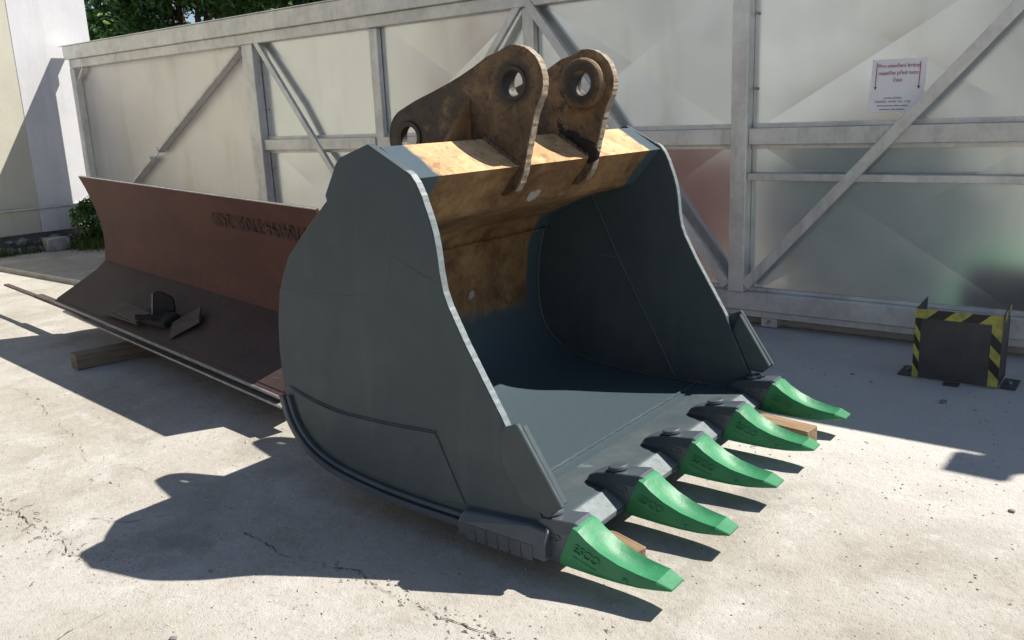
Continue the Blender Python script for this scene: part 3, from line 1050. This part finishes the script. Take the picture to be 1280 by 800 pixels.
# ------------------------------------------------------------------ timbers under the bucket
def timber(name, p0, p1, w, h, z, mat, label, cat, group=None):
    p0, p1 = Vector(p0), Vector(p1)
    d = p1 - p0
    L = d.length
    o = box(name, 0, L, -w / 2, w / 2, 0, h, mat, None, .005)
    bm = bmesh.new()
    bm.from_mesh(o.data)
    r = random.Random(label)
    for v in bm.verts:
        v.co += Vector((0, r.uniform(-.003, .003), r.uniform(-.002, .002) if v.co.z > h / 2 else 0))
    bm.to_mesh(o.data)
    bm.free()
    o.location = (p0.x, p0.y, z)
    o.rotation_euler = (0, 0, math.atan2(d.y, d.x))
    tag(o, label, cat, group)
    return o


def bw(x, t):
    return (-2.2 + x * math.cos(BA) - t * math.sin(BA), 2.2 + x * math.sin(BA) + t * math.cos(BA))


timber('timber_block', bw(.93, 1.665), bw(-.50, 2.06 - .20), .105, .086, .001, M['wood'], 'timber block whose end sticks out between the two farthest green teeth', 'timber', 'timbers under the bucket')
timber('timber_plank', bw(.772, .264), bw(-.30, .58), .072, .046, .001, M['wood'], 'thin timber plank poking out between the two nearest green teeth', 'timber', 'timbers under the bucket')

# ------------------------------------------------------------------ rusty blade
bdir = Vector((.99356, -.10869, -.03201)).normalized()
bl = empty('snow_plough', (-6.905, 3.275, 0))
tag(bl, 'long rust-red curved steel blade lying behind the bucket', 'blade')
BL = 3.31
bn = Vector((-bdir.y, bdir.x, 0)).normalized() * -1          # towards the camera


def bpt(s, y, z):
    """s along the blade, y depth behind the top edge (positive = away), z height at left end"""
    p = bdir * s
    return Vector((p.x - bn.x * y, p.y - bn.y * y, z + p.z))


top_prof = [(.0, 1.255), (.035, 1.17), (.065, 1.08), (.092, .985), (.112, .89), (.122, .80), (.122, .72), (.115, .64), (.105, .578)]
low_prof = [(.125, .590), (.03, .515), (-.09, .447), (-.20, .388), (-.300, .335)]


def blade_sheet(name, prof, th, mat, nx=24):
    rings = []
    for i in range(nx + 1):
        s = BL * i / nx
        fr = [bpt(s, y, z) for y, z in prof]
        bk = []
        for j, (y, z) in enumerate(prof):
            a = prof[max(j - 1, 0)]
            b = prof[min(j + 1, len(prof) - 1)]
            t = Vector((b[0] - a[0], b[1] - a[1])).normalized()
            n = Vector((-t.y, t.x))
            bk.append(bpt(s, y + n.x * th, z + n.y * th))
        rings.append(fr + bk[::-1])
    return loft(name, rings, mat, bl, smooth=.5)


mb = blade_sheet('mouldboard', top_prof, .022, M['blade_top'])
lw = blade_sheet('lower_plate', low_prof, .022, M['blade_low'])
# bright top edge and cutting edge
loft('top_edge', [[bpt(s, y, z) for y, z in ((-.002, 1.2565), (.024, 1.2565), (.024, 1.262), (-.002, 1.262))] for s in (0, BL)], M['edge'], bl)
loft('cutting_edge', [[bpt(s, y, z) for y, z in ((-.20, .384), (-.325, .318), (-.318, .300), (-.19, .366))] for s in (.0, BL)], M['blade_low'], bl, bevel=.003)
loft('edge_strip', [[bpt(s, y, z) for y, z in ((-.3255, .321), (-.332, .318), (-.325, .299), (-.319, .301))] for s in (.0, BL)], M['edge'], bl)
# unseen ribs that carry it; beam and rear frame are added for shade
for s in (.35, 1.25, 2.1, 3.0):
    a = bpt(s, .15, .70)
    pts = [bpt(s, .145, 1.10), bpt(s, .147, .60), bpt(s, .16, .45), bpt(s, .62, .0), bpt(s, .70, .0), bpt(s, .30, .75)]
    base = [Vector((p.x, p.y, max(p.z, 0.004))) for p in pts]
    loft('unseen_back_rib', [[p + bdir * -.02 for p in base], [p + bdir * .02 for p in base]], M['blade_top'], bl)
loft('shade_beam', [[Vector((*bpt(s, y, z).xy, z if z < .05 else bpt(s, y, z).z)) for y, z in ((.147, .02), (.46, .02), (.46, .40), (.30, .60), (.147, .60))] for s in (.04, BL - .04)], M['blade_top'], bl, bevel=.004)  # closed down to the ground to keep sunlight from under the blade
loft('shadow_frame', [[Vector((*bpt(s_, y, z).xy, z)) for y, z in ((.84, .01), (1.02, .01), (1.02, .96), (.84, .96))] for s_ in (-1.0, BL - .3)], M['blade_top'], bl, bevel=.006)  # unseen frame, placed and sized for the shadow it casts at left
for s_ in (.5, 2.4):
    loft('shadow_frame_arm', [[Vector((*(bpt(s_, y, z) + bdir * o_).xy, z)) for o_, z in ((-.06, .30), (.06, .30), (.06, .42), (-.06, .42))] for y in (.46, .84)], M['blade_top'], bl, bevel=.004)
# painted number, upside down as it lies
fwd = (bpt(1, 0, 0) - bpt(0, 0, 0)).normalized()
pos = bpt(2.62, .048, 1.098)
upv = (bpt(0, .035, 1.17) - bpt(0, .092, .985)).normalized()
nrm = fwd.cross(upv)
lettering('37704194-3708R 2430', .135, .0008, M['blade_ink'], mb, Matrix.Translation(pos + bn * .002) @ frame((0, 0, 0), -fwd, -upv), spacing=.93)

# loose steel strips under and beside it
def strip(p, q, w, th, mat, label, taper=0):
    p, q = Vector(p), Vector(q)
    d = (q - p).normalized()
    n = Vector((-d.y, d.x, 0)).normalized() * w
    up = Vector((0, 0, th))
    bm = bmesh.new()
    A = [bm.verts.new(v) for v in (p + d * taper, q, q + n, p + n)]
    B = [bm.verts.new(v.co + up) for v in A]
    bm.faces.new(A[::-1])
    bm.faces.new(B)
    for i in range(4):
        bm.faces.new((A[i], A[(i + 1) % 4], B[(i + 1) % 4], B[i]))
    for v in bm.verts:
        v.co -= p
    o = finish(bm, 'steel_strip', mat, None, bevel=.002, loc=p)
    tag(o, label, 'steel strip')
    return o


strip((-6.98, 3.02, .205), (-3.62, 2.575, .150), .13, .014, M['edge'], 'long bright-edged steel strip lying under the front lip of the blade')
strip((-8.62, 3.245, .232), (-6.30, 2.985, .200), .045, .016, M['rust_plate'], 'thin dark steel bar jutting out past the left end of the blade')
strip((-7.78, 3.15, .219), (-6.55, 3.005, .203), .07, .026, M['rust_plate'], 'short thick brown steel bar beside the thin one at the left end of the blade')
# things lying on the blade
t = empty('black_hinge_bracket', tuple(Vector((-6.905, 3.275, 0)) + bpt(1.60, -.19, .43)), math.radians(40))
t.scale = (.78, .78, .78)
tag(t, 'black rubber-faced bracket standing on the lower plate of the blade', 'bracket')
box('base_pad', -.20, .22, -.09, .07, -.03, .025, M['black'], t, .01, M=Matrix.Rotation(math.radians(-40), 4, 'Z') @ Matrix.Rotation(math.radians(27), 4, 'X'))
prism('upright_pad', [(-.05, -.02), (.13, -.03), (.15, .07), (.145, .15), (.12, .175), (.05, .215), (.0, .22), (-.02, .20)], .0, .03, M['black'], t, bevel=.006)
prism('edge_trim', [(-.056, -.02), (-.050, -.02), (-.020, .20), (-.026, .20)], -.003, .032, M['edge'], t, bevel=.001)
tube('pivot', [(-.15, -.10, .03), (.13, -.05, .0)], .022, M['black'], t, n=12)
pl = empty('brown_plate', tuple(Vector((-6.905, 3.275, 0)) + bpt(1.93, -.15, .435)), math.radians(-6))
tag(pl, 'square brown steel plate leaning beside the black bracket on the blade', 'plate')
box('plate', -.095, .095, -.115, .115, 0, .014, M['rust_plate'], pl, .01, M=Matrix.Rotation(math.radians(34), 4, 'X') @ Matrix.Rotation(math.radians(-38), 4, 'Z'))
for i, (s, yy, rz, w) in enumerate(((1.18, -.245, -4, .30), (1.25, -.235, -9, .26))):
    o = box('flat_bar', -w, w, -.06, .06, 0, .017, M['rust_plate'], None, .003, M=Matrix.Rotation(math.radians(22), 4, 'X'))
    o.location = Vector((-6.905, 3.275, 0)) + bpt(s, yy, .392 + .020 * i)
    o.rotation_euler = (0, math.radians(1.8), math.radians(rz))
    tag(o, ('wide brown flat bar at the front lip of the blade, left of the black bracket', 'shorter brown flat bar lying on top of the wide one left of the black bracket')[i], 'flat bar')
timber('timber_beam', (-5.97, 2.60), (-5.72, 4.1), .13, .105, .001, M['wood_old'], 'grey weathered timber beam under the left half of the blade', 'timber')
timber('timber_beam', (-6.72, 2.93), (-6.60, 4.2), .13, .105, .001, M['wood_old'], 'grey weathered timber beam hidden deep under the left end of the blade', 'timber') if False else None

# ------------------------------------------------------------------ rubble, grass and shrub at the foot of the building
def rock(name, loc, size, mat, seed, parent=None, flat=(1, 1, 1)):
    r = random.Random(seed)
    bm = bmesh.new()
    bmesh.ops.create_icosphere(bm, subdivisions=1, radius=1)
    for v in bm.verts:
        v.co *= r.uniform(.75, 1.15)
        v.co = Vector((v.co.x * size * flat[0], v.co.y * size * flat[1], v.co.z * size * flat[2]))
    bmesh.ops.rotate(bm, verts=bm.verts, matrix=Matrix.Rotation(r.uniform(0, 6), 3, 'Z'))
    o = finish(bm, name, mat, parent, loc=loc)
    return o


words = ['grey rubble stone below the beige wall, leftmost of the row', 'flat grey rubble stone second from the left below the beige wall', 'dark rubble stone third from the left below the beige wall', 'rounded rubble stone left of the square concrete lump', 'small rubble stone just behind the square concrete lump', 'rubble stone right of the square concrete lump by the shrub', 'rubble stone on top of the pile below the beige wall', 'small grey rubble stone on top of the pile under the white wall']
spots = [(-12.15, 4.72, .09), (-12.15, 4.86, .08), (-12.18, 5.0, .085), (-12.12, 5.10, .075), (-12.24, 5.26, .08), (-12.15, 5.52, .075), (-12.22, 4.93, .19), (-12.23, 5.36, .20)]
for i, (x, y, z) in enumerate(spots):
    o = rock('rubble_stone', (x, y, z), .085, M['stone'], i, None, (1, 1.25, .8))
    tag(o, words[i], 'stone', 'rubble stones along the wall')
bm = bmesh.new()
for i in range(160):
    x, y = -12.22 + rng.normal(0, .08), rng.uniform(4.3, 6.1)
    s = rng.uniform(.02, .055)
    r = bmesh.ops.create_icosphere(bm, subdivisions=1, radius=s, matrix=Matrix.Translation((x, y, max(.055, .05 + rng.uniform(0, .16) * (1 if x < -12.2 else .3)))) @ Matrix.Rotation(rng.uniform(0, 6), 4, 'Z') @ Matrix.Diagonal((1, rng.uniform(.6, 1.4), rng.uniform(.5, .9), 1)))
rub = finish(bm, 'rubble', M['stone'])
tag(rub, 'small broken rubble heaped along the foot of the building wall', 'rubble', kind='stuff')
blk = rock('concrete_lump', (-12.02, 5.24, .13), .12, M['pale_stone'], 41, None, (.9, 1.15, .8))
bm = bmesh.new()
add_box(bm, -.10, .10, -.14, .13, -.08, .09)
for v in bm.verts:
    v.co += Vector((rng.uniform(-.02, .02), rng.uniform(-.02, .02), rng.uniform(-.015, .015)))
bmesh.ops.bevel(bm, geom=list(bm.edges), offset=.012, segments=2, affect='EDGES')
bpy.data.objects.remove(blk)
blk = finish(bm, 'concrete_lump', M['pale_stone'], loc=(-12.0, 5.26, .135))
tag(blk, 'pale square concrete lump in front of the rubble under the white wall', 'stone')
st = rock('white_stone', (-9.25, 4.82, .09), .06, M['pale_stone'], 77, None, (1.4, 1, .7))
tag(st, 'small pale stone on the slab beside the left end of the blade', 'stone')


def leaves(name, centers, n, size, mat, parent, seed, flat=.0):
    """n leaf quads scattered through a set of ellipsoid clumps (cx,cy,cz,rx,ry,rz)"""
    r = np.random.default_rng(seed)
    c = np.array(centers, float)
    w = c[:, 3] * c[:, 4] * c[:, 5]
    idx = r.choice(len(c), n, p=w / w.sum())
    d = r.normal(size=(n, 3))
    d /= np.linalg.norm(d, axis=1)[:, None]
    rad = r.uniform(.35, 1.0, n) ** .5
    pos = c[idx, :3] + d * rad[:, None] * c[idx, 3:6] * (1 + .12 * r.normal(size=(n, 1)))
    nrm = d * .6 + r.normal(size=(n, 3)) * .7 + np.array([0, 0, .5])
    nrm /= np.linalg.norm(nrm, axis=1)[:, None]
    a = np.cross(nrm, r.normal(size=(n, 3)))
    a /= np.linalg.norm(a, axis=1)[:, None]
    b = np.cross(nrm, a)
    s = size * r.uniform(.6, 1.3, n)[:, None]
    fold = nrm * s * .18
    v = np.empty((n, 6, 3))
    v[:, 0] = pos - a * s
    v[:, 1] = pos - a * s * .2 + b * s * .42 + fold
    v[:, 2] = pos + a * s * .55 + b * s * .3 + fold
    v[:, 3] = pos + a * s * 1.1
    v[:, 4] = pos + a * s * .55 - b * s * .3 + fold
    v[:, 5] = pos - a * s * .2 - b * s * .42 + fold
    base = np.arange(n)[:, None] * 6
    q1 = base + np.array([0, 1, 2, 3])
    q2 = base + np.array([0, 3, 4, 5])
    faces = np.concatenate([q1, q2], 1).reshape(-1, 4)
    me = bpy.data.meshes.new(name)
    me.vertices.add(n * 6)
    me.vertices.foreach_set('co', v.reshape(-1))
    me.loops.add(faces.size)
    me.loops.foreach_set('vertex_index', faces.reshape(-1).astype(np.int32))
    me.polygons.add(len(faces))
    me.polygons.foreach_set('loop_start', np.arange(0, faces.size, 4, dtype=np.int32))
    me.update(calc_edges=True)
    me.validate()
    me.materials.append(mat)
    o = bpy.data.objects.new(name, me)
    return link(o, parent)


def tree(loc, h, rad, seed, leafmat, n, label, size=.075):
    r = random.Random(seed)
    root = empty('leafy_tree', loc)
    tag(root, label, 'tree', 'trees behind the gate')
    bm = bmesh.new()
    tp = [(r.uniform(-.1, .1) * i, r.uniform(-.1, .1) * i, h * .6 * i / 4) for i in range(5)]
    add_tube(bm, tp, [.17, .15, .12, .09, .05], 9)
    cl = []
    for i in range(26):
        a = r.uniform(0, 2 * math.pi)
        hh = r.uniform(.22, 1.0)
        rr = rad * r.uniform(.35, .95) * math.sin(math.pi * min(1, .25 + .75 * hh) ** .9) ** .5 if hh < .98 else 0
        c = Vector((rr * math.cos(a), rr * math.sin(a), h * hh))
        k = r.uniform(.20, .36) * rad
        cl.append((c.x, c.y, c.z, k * 1.25, k * 1.25, k * .9))
        if i < 12:
            s = Vector(tp[r.randint(1, 3)])
            mid = s.lerp(c, .5) + Vector((0, 0, -.1))
            add_tube(bm, [s, mid, c], [.06, .04, .015], 6)
    finish(bm, 'trunk', M['bark'], root, smooth=1.0)
    leaves('crown', cl, n, size, leafmat, root, seed)
    return root


tree((-17.2, 11.0, 0), 7.2, 2.7, 1, M['leaf'], 52000, 'dark green tree right beside the white building behind the gate')
tree((-13.6, 12.4, 0), 7.4, 2.9, 2, M['leaf'], 56000, 'dense dark tree in the middle of those behind the gate')
tree((-11.3, 14.2, 0), 6.6, 2.4, 3, M['leaf_light'], 36000, 'paler sunlit tree above the gate, right of the dark ones')
tree((-19.5, 16.5, 0), 8.6, 3.4, 5, M['leaf'], 50000, 'tall dark tree farthest back between the other trees')
tree((-8.6, 15.2, 0), 6.3, 2.5, 6, M['leaf'], 36000, 'dark tree just above the gate top at the right end of the tree row')

sh = empty('green_shrub', (-11.95, 5.70, 0))
tag(sh, 'leafy green shrub in the corner between the building and the gate', 'shrub')
cl = [(rng.uniform(-.14, .16), rng.uniform(-.16, .16), z, .13, .13, .11) for z in np.linspace(.10, .62, 13)]
leaves('foliage', cl, 2200, .03, M['bush_leaf'], sh, 5)
bm = bmesh.new()
for c in cl[3::2]:
    add_tube(bm, [(0, 0, 0), (c[0] * .5, c[1] * .5, c[2] * .5), c[:3]], [.012, .009, .004], 6)
finish(bm, 'stem', M['bark'], sh)

n = 1500
bm = bmesh.new()
for i in range(n):
    if i < 1000:
        x, y = rng.normal(-11.75, .22), rng.normal(5.62, .16)
        if y > 5.84 or x < -12.3: continue
    else:
        x, y = rng.normal(-12.08, .07), rng.uniform(4.3, 5.7)
    h = rng.uniform(.05, .17)
    a = rng.uniform(0, 6.28)
    dx, dy = math.cos(a) * .005, math.sin(a) * .005
    lx, ly = rng.normal(0, .04), rng.normal(0, .04)
    z0 = .05
    vs = [bm.verts.new(p) for p in ((x - dx, y - dy, z0), (x + dx, y + dy, z0), (x + lx * .5 + dx * .7, y + ly * .5 + dy * .7, z0 + h * .6), (x + lx, y + ly, z0 + h), (x + lx * .5 - dx * .7, y + ly * .5 - dy * .7, z0 + h * .6))]
    bm.faces.new(vs)
gr = finish(bm, 'grass', M['grass'])
tag(gr, 'weedy grass tufts along the foot of the wall and round the shrub', 'grass', kind='stuff')

# ------------------------------------------------------------------ cracks and litter on the yard
crack([(-4.6, 1.30), (-3.979, 1.32), (-3.768, 1.331), (-3.578, 1.352), (-3.453, 1.353), (-3.254, 1.322), (-3.0, 1.30)], .007, 1)
crack([(-3.578, 1.352), (-3.558, 1.452), (-3.484, 1.518), (-3.396, 1.559), (-3.278, 1.672), (-3.039, 1.9), (-2.805, 2.054)], .0045, 2)
crack([(-3.43, 1.368), (-3.454, 1.452)], .003, 3)
crack([(-3.0, 1.86), (-2.911, 1.811), (-2.618, 1.769), (-2.439, 1.817), (-2.266, 1.822), (-2.183, 1.824), (-2.045, 1.829), (-1.852, 1.827), (-1.676, 1.808), (-1.45, 1.80), (-1.2, 1.74)], .0075, 4)
crack([(-2.74, .7), (-2.753, 1.014), (-2.77, 1.142), (-2.772, 1.272)], .004, 5)
crack([(-6.0, 2.18), (-5.17, 2.06), (-4.7, 1.95), (-4.206, 1.823), (-3.779, 1.922)], .004, 6)

# grit, crumbs of concrete and bits of dry leaf: too many and too small to count
bm = bmesh.new()
TET = [(0, 1, 2), (0, 3, 1), (1, 3, 2), (2, 3, 0)]


def crumb(x, y, s, flat):
    a = rng.uniform(0, 6.28)
    vs = []
    for k in range(3):
        q = a + k * 2.09 + rng.uniform(-.4, .4)
        rr = s * rng.uniform(.6, 1.3)
        vs.append(bm.verts.new((x + rr * math.cos(q) * 1.3, y + rr * math.sin(q), .001)))
    vs.append(bm.verts.new((x + rng.uniform(-.3, .3) * s, y + rng.uniform(-.3, .3) * s, s * flat)))
    for f in TET:
        bm.faces.new([vs[i] for i in f])


for i in range(3000):
    x, y = rng.uniform(-5.5, 1.2), rng.uniform(.5, 5.6)
    crumb(x, y, rng.uniform(.0025, .0065) * (2.0 if rng.random() < .03 else 1), .8)
for i in range(80):
    q = rng.uniform(0, 1)
    x, y = -4.2 + q * 1.1 + rng.normal(0, .04), 1.32 + rng.normal(0, .045)
    crumb(x, y, rng.uniform(.004, .011), .7)
for i in range(110):
    x, y = rng.uniform(-2.4, -1.4), 1.82 + rng.normal(0, .03)
    crumb(x, y, rng.uniform(.003, .010), .7)
gt = finish(bm, 'grit', M['grit'])
tag(gt, 'fine grit and concrete crumbs scattered over the yard', 'grit', kind='stuff')
bm = bmesh.new()
for i in range(50):
    if i < 16:
        x, y = rng.normal(-3.75, .22), rng.normal(1.33, .04)
    else:
        x, y = rng.uniform(-5, .8), rng.uniform(.8, 5)
    a = rng.uniform(0, 6.28)
    L = rng.uniform(.006, .026)
    u = Vector((math.cos(a), math.sin(a), 0)) * L
    c = Vector((x, y, .005))
    add_tube(bm, [c - u, c + Vector((0, 0, .004)), c + u * .8 + Vector((0, 0, .003))], [.0016, .002, .001], 4)
tw = finish(bm, 'twigs', M['twig'])
tag(tw, 'dry twigs and straw bits lying in the cracks of the yard', 'litter', kind='stuff')
pb_words = ['dark pebble in the shaded part of the yard below the guard box', 'small dark pebble in the sunny lower right of the yard', 'grey pebble on the sunlit concrete at the bottom left']
for i, (x, y, s) in enumerate(((-.93, 4.83, .020), (-.42, 3.62, .012), (-2.42, 1.22, .011))):
    o = rock('pebble', (x, y, s * .4), s, M['stone'], 90 + i, None, (1.3, 1, .6))
    tag(o, pb_words[i], 'pebble')
